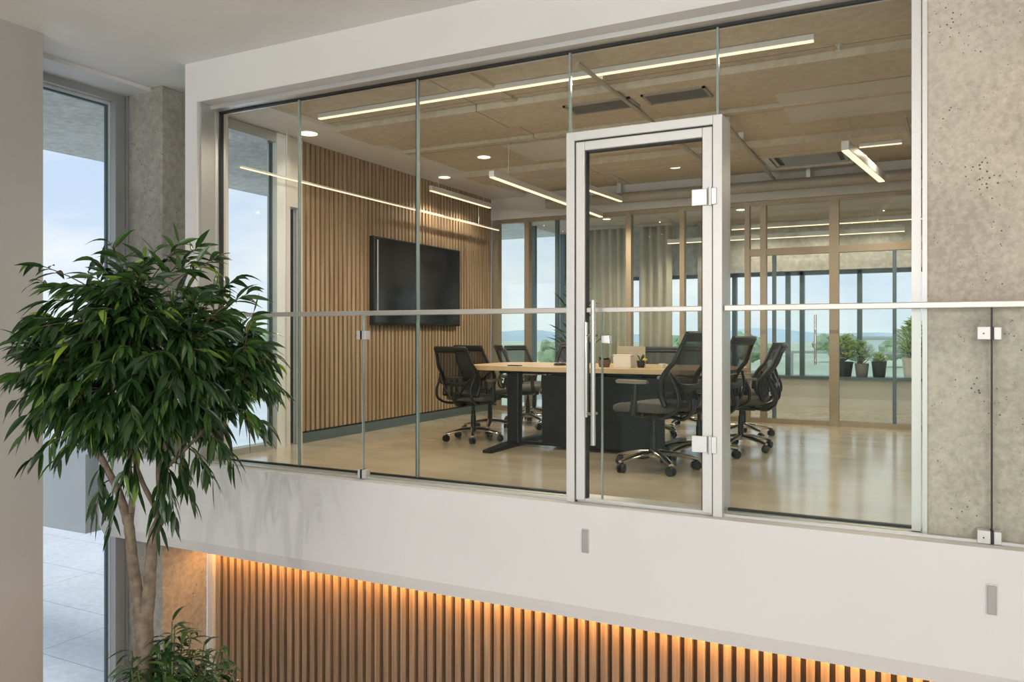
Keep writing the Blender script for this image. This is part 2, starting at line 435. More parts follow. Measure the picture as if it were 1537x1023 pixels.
# back glass partition
pt = sgroup('window_4', (0, 8.7, 0))
fb = NB()
for xx, wd_ in ((-4.70, .07), (-4.27, .06), (-2.98, .06), (-2.36, .05), (-1.66, .05), (-1.50, .06), (-.82, .09), (1.1, .06), (2.8, .06)):
    box(fb, xx, xx + wd_, 8.653, 8.747, 0, 2.328)
box(fb, -4.70, 4.5, 8.66, 8.74, 0, .05); box(fb, -4.70, 4.5, 8.66, 8.74, 2.29, 2.34)
box(fb, -1.66, 4.5, 8.66, 8.74, 1.76, 1.83)
child('partition_frame', pt, BRONZE, fb)
fb = NB()
for xx in (-3.87, -1.38, -.24): box(fb, xx, xx + .035, 8.67, 8.73, .05, 1.76 if xx > -2 else 2.29)
child('mullion', pt, TEAL, fb)
for a, bb in ((-4.63, -4.27), (-4.21, -3.87), (-3.835, -2.98), (-2.92, -2.36), (-2.31, -1.66)):
    child('pane', pt, GLS_P, B(a, bb, 8.695, 8.707, .05, 2.29))
for a, bb in ((-.73, -.24), (-.205, 1.1), (1.16, 2.8), (2.86, 4.5)):
    child('pane', pt, GLS_P, B(a, bb, 8.695, 8.707, .05, 1.76))
for a, bb in ((-1.61, -.82), (-.73, 1.1), (1.16, 2.8), (2.86, 4.5)):
    child('pane', pt, GLS_P, B(a, bb, 8.695, 8.707, 1.83, 2.29))
d2 = sgroup('door_2', (-1.1, 8.7, 0))
child('pane', d2, GLS_P, B(-1.335, -.83, 8.695, 8.707, .01, 1.75))
child('door_handle', d2, STEEL, tube(NB(), [(-.95, 8.63, .62), (-.95, 8.63, 1.13)], .013, 10))
hd = NB(); box(hd, -.955, -.945, 8.63, 8.70, .68, .70); box(hd, -.955, -.945, 8.63, 8.70, 1.05, 1.07)
child('handle_mount', d2, STEEL, hd)

# space behind the partition: sill wall, header, far windows
struct('wall_back', B(-4.82, 4.5, 11.0, 11.25, -.2, .35), WHITE2)
struct('wall_back.001', B(-4.82, 4.5, 11.0, 11.25, 1.76, 2.6), CONC_OUT)
struct('ceiling.003', B(-4.82, 4.5, 8.78, 11.0, 2.42, 2.72), CONC_CEIL)
struct('baseboard_back', B(-4.7, 4.5, 10.975, 11.0, 0, .10), WHITE)
struct('trim_6', B(-4.7, 4.5, 10.95, 11.28, .35, .385), TEAL, label='dark window sill ledge')
w5 = sgroup('window_5', (0, 11.2, .38))
fb = NB()
for xx in (-4.75, -3.55, -2.3, -1.6, -1.42, -.72, 1.25, 2.5, 3.7): box(fb, xx, xx + .06, 11.12, 11.2, .385, 1.76)
box(fb, -4.75, 4.5, 11.12, 11.2, 1.71, 1.76)
child('window_frame', w5, TEAL, fb)
child('pane', w5, GLS_W, B(-4.75, 4.5, 11.205, 11.217, .385, 1.76))
wl = sgroup('window_6', (-4.75, 10, 0))
fb = NB()
for yy in (8.80, 9.9, 10.93): box(fb, -4.80, -4.72, yy, yy + .06, 0, 2.42)
child('window_frame', wl, TEAL, fb)
child('pane', wl, GLS_W, B(-4.768, -4.756, 8.86, 10.93, 0, 2.42))
struct('wall_column.001', B(-2.62, -2.30, 10.5, 10.9, 0, 2.42), CONC_COL)

# ------------------------------------------------------------------ glass front
gf = sgroup('window_7', (-2.3, 4.25, 0))
fb = NB()
box(fb, -4.62, .03, 4.16, 4.32, 2.571, 2.60)
box(fb, -4.62, -4.60, 4.20, 4.30, 0, 2.60)
box(fb, -4.60, .03, 4.19, 4.30, 0, .012)
child('window_frame', gf, ALU, fb)
fb = NB(); box(fb, -.035, .005, 4.19, 4.31, 0, 2.575); box(fb, .010, .030, 4.175, 4.19, 0, 2.6)
child('window_frame', gf, ALU_L, fb)
child('window_frame', gf, WINFR, B(-4.62, -4.603, 4.075, 4.20, 0, 2.598))
gk = NB(); box(gk, -4.60, -4.585, 4.235, 4.265, 0, 2.571); box(gk, -4.60, -.035, 4.235, 4.265, 2.559, 2.571); box(gk, -4.6, -1.76, 4.235, 4.265, .012, .022); box(gk, -.9, -.035, 4.235, 4.265, .012, .022)
child('gasket', gf, GASKET, gk)
xs = [-4.585, -3.84, -2.854, -1.80]
for a, bb in zip(xs[:-1], xs[1:]):
    child('pane', gf, GLS, B(a + .004, bb - .004, 4.244, 4.256, .022, 2.559))
for xx in (-3.84, -2.854):
    child('glass_joint', gf, GEDGE, B(xx - .0065, xx + .0065, 4.240, 4.260, .022, 2.559))
child('glass_joint', gf, GASKET, B(-2.8645, -2.8605, 4.238, 4.262, .022, 2.559))
child('glass_joint', gf, GEDGE, B(-1.806, -1.794, 4.240, 4.260, 2.06, 2.559))
child('glass_joint', gf, GEDGE, B(-.959, -.947, 4.240, 4.260, 2.06, 2.559))
child('pane', gf, GLS, B(-1.79, -.963, 4.244, 4.256, 2.065, 2.559))
child('pane', gf, GLS, B(-.943, -.037, 4.244, 4.256, 2.065, 2.559))
child('pane', gf, GLS, B(-.895, -.037, 4.244, 4.256, .022, 2.060))

# glass door in aluminium frame
d1 = sgroup('door_1', (-1.33, 4.2, 0))
fb = NB(); box(fb, -1.762, -1.714, 4.10, 4.30, 0, 2.06, bev=.003); box(fb, -.946, -.898, 4.10, 4.30, 0, 2.06, bev=.003); box(fb, -1.714, -.946, 4.10, 4.30, 2.012, 2.06, bev=.003)
child('door_frame', d1, ALU_L, fb)
fb = NB(); box(fb, -1.709, -1.657, 4.112, 4.17, .012, 2.005, bev=.004); box(fb, -1.003, -.951, 4.112, 4.17, .012, 2.005, bev=.004); box(fb, -1.657, -1.003, 4.112, 4.17, 1.955, 2.005, bev=.004)
box(fb, -1.657, -1.003, 4.12, 4.17, .012, .022)
child('door_leaf_frame', d1, ALU_L, fb)
gk = NB(); box(gk, -1.657, -1.650, 4.13, 4.17, .02, 1.955); box(gk, -1.010, -1.003, 4.13, 4.17, .02, 1.955); box(gk, -1.65, -1.01, 4.13, 4.17, 1.947, 1.955)
box(gk, -1.714, -1.709, 4.115, 4.2, 0, 2.01); box(gk, -.951, -.946, 4.115, 4.2, 0, 2.01); box(gk, -1.709, -.951, 4.115, 4.2, 2.005, 2.012)
child('gasket', d1, GASKET, gk)
child('pane', d1, GLS, B(-1.650, -1.010, 4.158, 4.166, .022, 1.947))
for z in (1.60, .325):
    h = NB(); box(h, -1.055, -.975, 4.098, 4.112, z, z + .085, bev=.003); box(h, -.970, -.925, 4.088, 4.108, z, z + .085, bev=.003)
    tube(h, [(-.958, 4.092, z - .004), (-.958, 4.092, z + .089)], .0105, 12)
    child('hinge', d1, ALU, h)
hb_ = NB(); tube(hb_, [(-1.585, 4.06, .33), (-1.585, 4.06, 1.12)], .0135, 16)
for z in (.50, .93): tube(hb_, [(-1.585, 4.06, z), (-1.585, 4.115, z)], .007, 10); tube(hb_, [(-1.585, 4.06, z), (-1.632, 4.075, z)], .0075, 10)
tube(hb_, [(-1.632, 4.075, .48), (-1.632, 4.075, 1.00)], .0105, 14)
child('door_handle', d1, CHROME, hb_, smooth=True, angle=40)

# ------------------------------------------------------------------ glass balustrade
bl = thing('glass_balustrade', 'frameless glass balustrade with slim metal handrail along the floor edge', 'railing', (-1.5, 4.15, 0))
hr = NB(); box(hr, -4.62, -1.765, 4.128, 4.170, 1.055, 1.085, bev=.004)
box(hr, -.895, 4.5, 4.128, 4.170, 1.055, 1.085, bev=.004); box(hr, -1.655, -1.005, 4.130, 4.152, 1.055, 1.083, bev=.004)
child('handrail', bl, plain('handrail_metal', (.56, .53, .49), .35, metal=.5, var=.02), hr)
for a, bb in ((-4.60, -3.214), (-3.206, -1.765), (-.895, .282), (.290, 1.75), (1.758, 4.4)):
    child('pane', bl, GLS_B, B(a, bb, 4.143, 4.155, .012, 1.056))
for a, bb in ((-1.65, -1.568), (-1.560, -1.01)):
    child('pane', bl, GLS_B, B(a, bb, 4.140, 4.150, .025, 1.056))
child('glass_joint', bl, plain('steel_joint', (.55, .60, .60), .25, metal=.6), B(-3.2135, -3.2065, 4.139, 4.159, .012, 1.056))
child('glass_joint', bl, GEDGE, B(-1.568, -1.560, 4.138, 4.153, .025, 1.056))
gj = NB(); box(gj, .2825, .2895, 4.139, 4.159, .012, 1.056); box(gj, .290, .2975, 4.137, 4.139, .05, 1.05)
child('glass_joint', bl, GASKET, B(.2825, .2895, 4.139, 4.159, .012, 1.056)); gj.free()
child('base_channel', bl, ALU, B(-4.60, 4.4, 4.135, 4.163, 0, .013))
def clamp(xx, z, s=.024, mat=CHROME, dark=True):
    c = NB(); box(c, xx - .058 * s / .024, xx - .006, 4.118, 4.178, z, z + .058, bev=.003); box(c, xx + .006, xx + .036, 4.122, 4.174, z, z + .056, bev=.003)
    o = child('clamp', bl, ALU_L, c)
    k = NB(); box(k, xx - .006, xx + .006, 4.120, 4.176, z + .001, z + .057)
    box(k, xx - .036, xx - .030, 4.1165, 4.119, z + .024, z + .030)
    kk = child('clamp_gasket', o, GASKET, k); kk.matrix_parent_inverse = Matrix.Identity(4)
clamp(.286, .912); clamp(.286, .002)
clamp(-3.21, .90, .014); clamp(-3.21, .004, .010)
k = NB(); box(k, -1.566, -1.515, 4.122, 4.16, .885, .93, bev=.003)
child('clamp', bl, STEEL, k)

# fixings on the fascia
def fixing(px, z, label):
    f = thing('fascia_plate', label, 'plate', (px, 4.05, z))
    child('plate', f, plain('fixing_grey', (.36, .355, .34), .5, metal=.3), B(px - .018, px + .018, 4.036, 4.049, z, z + .125, bev=.003))
    child('bezel', f, ALU_L, B(px - .0215, px + .0215, 4.042, 4.0499, z - .004, z + .129, bev=.002))
fixing(-1.625, -.255, 'small grey metal plate on the white fascia below the glass door')
fixing(.279, -.285, 'small grey metal plate on the white fascia near its right end')

# ------------------------------------------------------------------ lights
def bulb(t, loc, e, col=(1, .85, .66), r=.008, spot=None):
    ld = bpy.data.lights.new('lamp', 'SPOT' if spot else 'POINT'); ld.energy = e; ld.color = col; ld.shadow_soft_size = r
    if spot: ld.spot_size = R(spot); ld.spot_blend = .6
    lo = bpy.data.objects.new('lamp', ld); COL.objects.link(lo); lo.parent = t; lo.location = loc
    return lo
def linear(name, p0, p1, label, wdt=.03, hgt=.05, ceil=None, group=None, mat=None, house=ALU_L, watt=14):
    p0 = Vector(p0); p1 = Vector(p1); d = p1 - p0; ln = d.length; rz = math.atan2(d.y, d.x)
    t = thing(name, label, 'light', p0, rz, group)
    obj('housing', B(0, ln, -wdt / 2 - .004, wdt / 2 + .004, .0, hgt, bev=.003), house, t)
    obj('diffuser', B(.005, ln - .005, -wdt / 2, wdt / 2, -.008, .0005), mat or LEDW, t)
    if ceil:
        for q in (.12 * ln, .88 * ln): obj('suspension_cable', tube(NB(), [(q, 0, hgt - .005), (q, 0, ceil - p0.z)], .0022, 6), ALU, t)
    if watt:
        k_ = max(1, round(ln / .75))
        for i in range(k_): bulb(t, ((i + .5) * ln / k_, 0, -.03), watt * ln / k_ * 2.9, spot=168)
    return t
linear('linear_light', (-4.10, 4.75, 2.585), (-.527, 4.75, 2.585), 'long warm strip light on the concrete ceiling just behind the glass front', hgt=.035, wdt=.026)
linear('linear_light', (-4.58, 4.42, 2.20), (-4.58, 8.58, 2.20), 'thin glowing strip light running across the slatted wall above the television', wdt=.012, hgt=.012, ceil=2.585, watt=0)
linear('linear_light', (-4.45, 6.85, 2.40), (-4.45, 8.12, 2.385), 'short strip light near the top of the slatted wall, right of the television', wdt=.028, ceil=2.585, watt=6)
linear('linear_light', (-3.2, 5.86, 2.255), (-3.2, 8.45, 2.235), 'slim pendant strip light hanging above the left end of the table', wdt=.04, ceil=2.62)
linear('linear_light', (-2.93, 7.27, 2.36), (-2.86, 8.15, 2.36), 'short strip light seen through the top of the glass door', wdt=.03, ceil=2.62)
linear('linear_light', (-.505, 6.52, 2.33), (-.31, 8.02, 2.33), 'bright pendant strip light beside the ceiling air conditioner', wdt=.05, hgt=.07, ceil=2.62)
linear('linear_light', (-2.9, 10.05, 2.10), (-.15, 10.05, 2.10), 'long strip light hanging in the space behind the rear glass partition', wdt=.03, ceil=2.42, watt=5)
linear('linear_light', (-2.2, 10.6, 2.30), (.6, 10.6, 2.30), 'strip light on the ceiling close to the far windows', wdt=.04, ceil=2.42, watt=4)
linear('linear_light', (-.464, 7.40, 2.53), (-.13, 7.40, 2.53), 'tiny glowing strip right of the bright pendant, standing in for a reflected light', wdt=.016, hgt=.03)  # glowing strip added on the beam in place of a reflected light line
def downlight(x, y, z, label, r=.055, wat=0, col=(1, .85, .65)):
    t = thing('downlight', label, 'light', (x, y, z))
    obj('trim_ring', lathe(NB(), [(r * 1.25, -.006), (r * 1.25, 0)], 28), ALU_L, t)
    obj('lens', lathe(NB(), [(r, -.009), (r, -.0055)], 28), LEDD, t)
    if wat:
        ld = bpy.data.lights.new('spot', 'SPOT'); ld.energy = wat; ld.color = col; ld.spot_size = R(110); ld.spot_blend = .8; ld.shadow_soft_size = .05
        lo = bpy.data.objects.new('lamp', ld); COL.objects.link(lo); lo.parent = t; lo.location = (0, 0, -.02)
    return t
downlight(-4.47, 5.05, RC - .035, 'round downlight in the white band at the left end of the glass front', .075, 7)
downlight(-4.45, 7.12, RC - .035, 'round downlight above the television in the white ceiling band', .06, 7)
downlight(-3.69, 6.61, RC, 'round downlight in the concrete ceiling left of the pendant light', .06, 14)
downlight(-2.2, 7.9, RC, 'round downlight in the ceiling above the far side of the table', .05, 16)
downlight(.35, 5.35, RC - .05, 'round downlight in the front ceiling beam past the glass front', .05, 20)
downlight(-1.9, 9.7, 2.42, 'round downlight behind the rear partition near the concrete column', .055, 16)
downlight(-.62, 9.3, 2.42, 'round downlight behind the rear partition on the right', .05, 16)
downlight(-3.6, 9.7, 2.42, 'round downlight behind the rear partition on the left', .05, 16)
downlight(.95, 3.80, CZ, 'round downlight in the white ceiling washing the concrete wall', .05, 26, (1, .72, .42))
# added panel lights behind the viewpoint, fill for the white fascia
for i, (x, y) in enumerate(((-2.8, -1.5), (0.2, -1.5), (2.6, -1.5), (-2.8, -4), (.2, -4), (2.6, -4))):
    t = thing('fill_panel_light', 'added ceiling panel behind the viewpoint, fill light for the atrium', 'light', (x, y, CZ), 0, 'added atrium fill panels')
    obj('housing', B(-.62, .62, -.32, .32, -.05, 0, bev=.004), ALU_L, t)
    obj('diffuser', B(-.60, .60, -.30, .30, -.056, -.0495), emis('fill_panel_led', (1, .93, .83), 3), t)
    bulb(t, (0, 0, -.09), 54, (1, .955, .92), .003)
for i, x in enumerate((-3.2, -.2, 2.8)):  # unseen uplights added to brighten the atrium ceiling
    t = thing('fill_uplight', 'added slim uplight on the rear glazing, fill light for the ceiling', 'light', (x, -5.88, 1.2), 0, 'added atrium fill uplights')
    obj('body', B(-.2, .2, 0, .10, 0, .08, bev=.01), ALU, t); obj('diffuser', B(-.18, .18, .01, .09, .0785, .083), LEDW, t)
    bulb(t, (0, .08, .12), 310, (1, .95, .90), .004)

# ceiling services
def vent(x, y, z, w_, d_, label):
    t = thing('ceiling_vent', label, 'vent', (x, y, z), 0, None)
    f = NB(); 
    box(f, -w_ / 2, w_ / 2, -d_ / 2, -d_ / 2 + .02, -.012, 0); box(f, -w_ / 2, w_ / 2, d_ / 2 - .02, d_ / 2, -.012, 0)
    box(f, -w_ / 2, -w_ / 2 + .02, -d_ / 2, d_ / 2, -.012, 0); box(f, w_ / 2 - .02, w_ / 2, -d_ / 2, d_ / 2, -.012, 0)
    obj('frame', f, plain('vent_frame', (.30, .28, .24), .5), t)
    f = NB(); k = -d_ / 2 + .03
    while k < d_ / 2 - .02: box(f, -w_ / 2 + .02, w_ / 2 - .02, k, k + .012, -.010, -.002); k += .022
    obj('louvre', f, DARKG, t)
    obj('backing', B(-w_ / 2 + .01, w_ / 2 - .01, -d_ / 2 + .01, d_ / 2 - .01, -.002, 0), BLACK, t)
vent(-2.03, 5.36, RC - .05, .50, .24, 'dark rectangular air grille in the ceiling, left of the pair')
vent(-1.48, 5.36, RC - .05, .44, .24, 'dark rectangular air grille in the ceiling, right of the pair')
ac = thing('air_conditioner', 'square ceiling cassette air conditioner by the pendant strip light', 'air conditioner', (-.92, 7.92, RC))
f = NB()
for (a, b_, c, d_) in ((-.42, .42, -.38, -.30), (-.42, .42, .30, .38), (-.42, -.34, -.30, .30), (.34, .42, -.30, .30)): box(f, a, b_, c, d_, -.05, 0, bev=.003)
obj('panel_frame', f, ALU_L, ac)
f = NB(); k = -.21
while k < .22: box(f, -.25, .25, k, k + .018, -.042, -.02); k += .035
obj('grille', f, WINFR, ac)
obj('recess', B(-.34, .34, -.30, .30, -.02, -.004), plain('cassette_dark', (.10, .10, .10), .6), ac)
f = NB(); box(f, -.30, .30, -.285, -.255, -.046, -.03); box(f, -.30, .30, .255, .285, -.046, -.03); box(f, -.325, -.295, -.24, .24, -.046, -.03); box(f, .295, .325, -.24, .24, -.046, -.03)
obj('air_flap', f, WINFR, ac)
PIPE = plain('pipe_paint', (.40, .37, .31), .5, metal=.2)
def pipe(path, r_, label, name='ceiling_conduit', br=()):
    t = thing(name, label, 'pipe', path[0])
    o = child('pipe', t, PIPE, tube(NB(), path, r_, 12), smooth=True, angle=40)
    for (x, y, z) in br: child('bracket', t, ALU, B(x - .02, x + .02, y - .02, y + .02, z, RC))
pipe([(-1.82, 4.40, 2.552), (-1.80, 8.58, 2.552)], .014, 'thin conduit running back along the ceiling beside the air grilles', br=((-1.82, 4.8, 2.56), (-1.81, 6.3, 2.56), (-1.8, 8.0, 2.56)))
pipe([(-1.32, 5.95, 2.545), (-1.35, 8.58, 2.545)], .016, 'thin conduit running back along the ceiling to the left of the air conditioner', br=((-1.32, 6.2, 2.56), (-1.33, 6.8, 2.56), (-1.35, 8.2, 2.56)))
pipe([(-3.9, 8.50, 2.46), (4.4, 8.50, 2.46)], .055, 'fat round duct under the ceiling along the rear partition', 'ceiling_duct', br=((-3, 8.5, 2.5), (-1, 8.5, 2.5), (1, 8.5, 2.5)))
pipe([(-.1, 6.62, 2.56), (-.02, 8.45, 2.56)], .012, 'thin conduit on the ceiling at the right of the pendant strip light')
sp = thing('sprinkler', 'tiny sprinkler head on the concrete ceiling at the upper right', 'sprinkler', (-.42, 4.98, RC))
obj('head', lathe(NB(), [(.022, 0), (.022, -.006), (.008, -.008), (.008, -.035), (.018, -.037), (.018, -.040)], 16), ALU, sp)

# ------------------------------------------------------------------ television
tv = thing('television', 'large black flat television hung on the slatted wall', 'television', (-4.66, 6.95, 1.02))
child('body', tv, BLACKP, B(-4.69, -4.635, 6.155, 7.75, 1.02, 1.875, bev=.004))
child('screen', tv, SCREEN, B(-4.636, -4.6325, 6.170, 7.735, 1.045, 1.862))
child('bezel', tv, BLACK, B(-4.6355, -4.631, 6.160, 7.745, 1.022, 1.040))
child('wall_mount', tv, BLACK, B(-4.70, -4.69, 6.6, 7.3, 1.2, 1.6))
child('side_speaker', tv, ALU, B(-4.64, -4.628, 6.20, 6.212, 1.12, 1.84))

# ------------------------------------------------------------------ meeting table
tt = thing('meeting_table', 'large oval oak-topped meeting table on black steel pedestals', 'table', (-2.35, 6.3, 0))
def supere(cx, cy, a, b_, n, k=64):
    o = []
    for i in range(k):
        t = 2 * PI * i / k; c, s = math.cos(t), math.sin(t)
        o.append((cx + a * math.copysign(abs(c) ** (2 / n), c), cy + b_ * math.copysign(abs(s) ** (2 / n), s)))
    return o
tb = NB(); prism(tb, supere(-2.36, 6.30, 1.13, .52, 5), 2, .632, .668)
bmesh.ops.bevel(tb, geom=[e for e in tb.edges if abs(e.verts[0].co.z - e.verts[1].co.z) < 1e-5], offset=.004, segments=2, affect='EDGES')
child('tabletop', tt, OAK, tb)
for nx, fy in ((-3.02, 5.46), (-1.86, 5.74)):
    c = NB(); box(c, nx - .055, nx + .055, 5.90, 5.98, .03, .61, bev=.012); child('leg', tt, BLACK, c)
    c = NB(); prism(c, [(fy, .0), (fy, .022), (5.85, .045), (6.1, .045), (6.9, .022), (6.9, 0)], 0, nx - .04, nx + .04); child('foot', tt, BLACK, c)
c = NB(); box(c, -3.2, -1.75, 6.0, 6.04, .60, .632); box(c, -3.2, -1.75, 6.55, 6.59, .60, .632); child('under_frame', tt, BLACK, c)
child('modesty_panel', tt, BLACK, B(-2.74, -1.72, 5.872, 5.897, .035, .60, bev=.004))
child('cable_cabinet', tt, BLACK, B(-2.72, -1.98, 5.95, 6.45, .02, .60, bev=.006))
child('stretcher', tt, BLACK, B(-3.0, -1.86, 5.93, 5.97, .02, .045))
child('cable_port', tt, BLACKP, B(-3.06, -2.95, 5.88, 5.94, .668, .676, bev=.002))

# ------------------------------------------------------------------ office chairs
def make_chair(star=CHROME):
    t = empty('office_chair')
    # star base
    b_ = NB()
    tips = []
    for k in range(5):
        a = R(90 + 72 * k); d = Vector((math.cos(a), math.sin(a), 0)); tips.append(d * .285)
        tube(b_, [d * .03 + Vector((0, 0, .115)), d * .13 + Vector((0, 0, .108)), d * .23 + Vector((0, 0, .088)), d * .295 + Vector((0, 0, .072))], [.034, .029, .024, .019], 8, flat=.62)
    lathe(b_, [(.036, .085), (.040, .10), (.040, .13), (.028, .14)], 16)
    obj('star_base', b_, star, t, smooth=True, angle=50)
    for p in tips:
        c = NB(); a = math.atan2(p.y, p.x) + .5
        ax = Vector((-math.sin(a), math.cos(a), 0))
        for s in (-1, 1):
            o_ = p + ax * s * .016 + Vector((0, 0, .0305))
            tube(c, [o_ - ax * .010, o_ - ax * .008, o_ + ax * .008, o_ + ax * .010], [.025, .030, .030, .025], 16, up=(0, 0, 1))
        tube(c, [p + Vector((0, 0, .03)), p + Vector((0, 0, .078))], .009, 8)
        tube(c, [p + Vector((0, 0, .046)) - Vector((math.cos(a), math.sin(a), 0)) * .02, p + Vector((0, 0, .062)), p + Vector((0, 0, .046)) + Vector((math.cos(a), math.sin(a), 0)) * .02], .013, 8)
        obj('caster', c, BLACKP, t, smooth=True, angle=40)
    c = NB(); lathe(c, [(.026, .12), (.026, .25), (.021, .252), (.021, .30), (.015, .302), (.015, .37)], 16)
    obj('gas_column', c, BLACKP, t, smooth=True, angle=40)
    c = NB(); box(c, -.09, .09, -.14, .12, .355, .405, bev=.015); box(c, -.20, .20, -.04, .04, .375, .405, bev=.01)
    tube(c, [(.09, .02, .38), (.22, .03, .375), (.26, .03, .37)], .008, 8)
    tube(c, smooth_path([(0, -.10, .385), (0, -.22, .36), (0, -.30, .42), (0, -.305, .50)], 5), .024, 8, flat=.6)
    obj('mechanism', c, BLACKP, t, smooth=True, angle=40)
    # seat cushion: superellipse loft with waterfall front
    c = NB(); lay = [(.80, .405), (.96, .413), (1.0, .43), (1.0, .448), (.96, .465), (.84, .475), (.5, .478)]
    rings = []
    for s, z in lay:
        ring = []
        for (x, y) in supere(0, .01, .235 * s, .235 * s, 4, 40):
            ring.append(c.verts.new((x, y, z - (.10 * max(0, y - .08)) - (.012 * (1 - (x / .235) ** 2) if z > .46 else 0))))
        rings.append(ring)
    for i in range(len(rings) - 1):
        for k in range(40): c.faces.new((rings[i][k], rings[i][(k + 1) % 40], rings[i + 1][(k + 1) % 40], rings[i + 1][k]))
    c.faces.new(list(reversed(rings[0]))); c.faces.new(rings[-1])
    obj('seat', c, SEATF, t, smooth=True, angle=60)
    # back: side profile (y as a function of height) and width
    def prof(z):
        u = (z - .46) / (.935 - .46)
        y = -.225 - .07 * u + .055 * math.sin(PI * min(1, u * 1.6)) - .085 * u * u
        wd_ = .205 + .028 * math.sin(PI * min(1, u * 1.15)) - .012 * u
        return y, wd_
    def pt_(s, z):  # s in -1..1
        y, wd_ = prof(z); return Vector((s * wd_, y - .035 * (1 - s * s) * .6 + .012, z))
    zs = [.46 + (.935 - .46) * i / 18 for i in range(19)]
    left = [pt_(-1, z) for z in zs]; right = [pt_(1, z) for z in zs]
    c = NB()
    tube(c, left, [.020 - .004 * i / 18 for i in range(19)], 8, flat=1.0); tube(c, right, [.020 - .004 * i / 18 for i in range(19)], 8, flat=1.0)
    tube(c, [pt_(-1 + 2 * i / 12, .932) for i in range(13)], .0185, 8, flat=1.2, up=(0, 0, 1))
    tube(c, [pt_(-1 + 2 * i / 12, .905) for i in range(13)], .014, 8, flat=1.4, up=(0, 0, 1))
    tube(c, [pt_(-1 + 2 * i / 12, .465) for i in range(13)], .016, 8, up=(0, 0, 1))
    obj('back_frame', c, BLACKP, t, smooth=True, angle=60)
    c = NB(); g = [[c.verts.new(pt_(-1 + 2 * j / 12, z)) for j in range(13)] for z in zs]
    for i in range(18):
        for j in range(12): c.faces.new((g[i][j], g[i][j + 1], g[i + 1][j + 1], g[i + 1][j]))
    o = obj('back_mesh', c, MESHW, t, smooth=True); so = o.modifiers.new('th', 'SOLIDIFY'); so.thickness = .003
    # outer hoop behind the back and lumbar brace
    c = NB()
    for s in (-1, 1):
        tube(c, smooth_path([(s * .10, -.10, .385), (s * .19, -.19, .385), (s * .215, -.30, .44), (s * .215, -.315, .53), (s * .212, -.275, .62), (s * .222, -.255, .68)], 6), .0125, 8)
        tube(c, smooth_path([(s * .04, -.30, .44), (s * .10, -.31, .52), (s * .16, -.30, .60), (s * .215, -.265, .66)], 6), .011, 8, flat=.7)
    tube(c, smooth_path([(-.2, -.27, .60), (-.1, -.30, .585), (0, -.308, .58), (.1, -.30, .585), (.2, -.27, .60)], 5), .022, 8, flat=.45, up=(0, 1, 0))
    obj('back_support', c, BLACKP, t, smooth=True, angle=60)
    for s in (-1, 1):
        c = NB(); tube(c, smooth_path([(s * .17, .0, .39), (s * .262, -.0, .40), (s * .272, -.01, .46), (s * .268, -.02, .60)], 5), .021, 8, flat=.6)
        a_ = obj('armrest', c, BLACKP, t, smooth=True, angle=60)
        c = NB(); prism(c, supere(s * .262, .01, .038, .125, 3.2, 28), 2, .605, .628)
        bmesh.ops.bevel(c, geom=[e for e in c.edges if abs(e.verts[0].co.z - e.verts[1].co.z) < 1e-5], offset=.006, segments=2, affect='EDGES')
        obj('arm_pad', c, PADM, a_)
    return t
proto = make_chair()
chairs = [ # x, y, heading of the front (deg from +X), scale, label
    (-1.64, 5.36, 165, 1.0, 'mesh office chair nearest the viewer, seen through the glass door, facing left'),
    (-1.48, 5.98, 168, .965, 'mesh office chair just right of the door frame, partly hidden by it'),
    (-1.30, 6.62, 184, .90, 'mesh office chair furthest right at the table, its curved side profile in full view'),
    (-1.44, 7.45, 172, .90, 'mesh office chair behind the two at the right end, mostly its back showing'),
    (-3.50, 6.08, 82, .87, 'mesh office chair at the left end of the table with its back to the viewer'),
    (-3.70, 6.75, 78, .87, 'mesh office chair behind the left end chair, against the slatted wall'),
    (-3.62, 7.42, 40, .86, 'mesh office chair on the far left of the table, turned to the right'),
    (-3.85, 8.05, -20, .84, 'mesh office chair standing furthest back by the rear glass corner'),
    (-3.06, 7.08, -90, .89, 'mesh office chair at the far side of the table, left of the door frame'),
    (-2.20, 7.12, -90, .85, 'mesh office chair on the far side of the table behind the small pots'),
    (-2.12, 7.86, -100, .85, 'mesh office chair behind the far side row in front of the rear partition'),
]
for i, (x, y, a, s, lab) in enumerate(chairs):
    o = proto if i == 0 else copy_tree(proto)
    o.location = (x, y, 0); o.rotation_euler = (0, 0, R(a - 90)); o.scale = (s, s, s)
    tag(o, lab, 'chair', 'office chairs round the meeting table')

# ------------------------------------------------------------------ leaves and plants
def add_leaf(bm, lay, base, d, nrm, ln, wd_, droop, var, seg=5):
    d = d.normalized(); side = d.cross(nrm)
    if side.length < 1e-3: side = d.cross(Vector((0, 1, .1)))
    side.normalize(); up = side.cross(d).normalized()
    rows = []
    p = base.copy(); dd = d.copy()
    for i in range(seg + 1):
        t = i / seg
        w_ = wd_ * .5 * (math.sin(PI * min(1, t ** .75)) ** .9 if 0 < t < 1 else 0.02)
        c = p + up * (-.0)
        rows.append([bm.verts.new(c - side * w_ + up * w_ * .35), bm.verts.new(c), bm.verts.new(c + side * w_ + up * w_ * .35)])
        dd = (dd + Vector((0, 0, -1)) * droop / seg).normalized()
        p = p + dd * (ln / seg)
    for i in range(seg):
        for j in range(2):
            f = bm.faces.new((rows[i][j], rows[i][j + 1], rows[i + 1][j + 1], rows[i + 1][j]))
            for l_ in f.loops: l_[lay] = (var, var, var, 1)
            f.smooth = True

def obj_leaves(name, bm, mat, parent):
    me = bpy.data.meshes.new(name); bm.to_mesh(me); bm.free(); me.materials.append(mat)
    o = bpy.data.objects.new(name, me); COL.objects.link(o); o.parent = parent
    return o

def rv(rg): return Vector((rg.gauss(0, 1), rg.gauss(0, 1), rg.gauss(0, 1))).normalized()

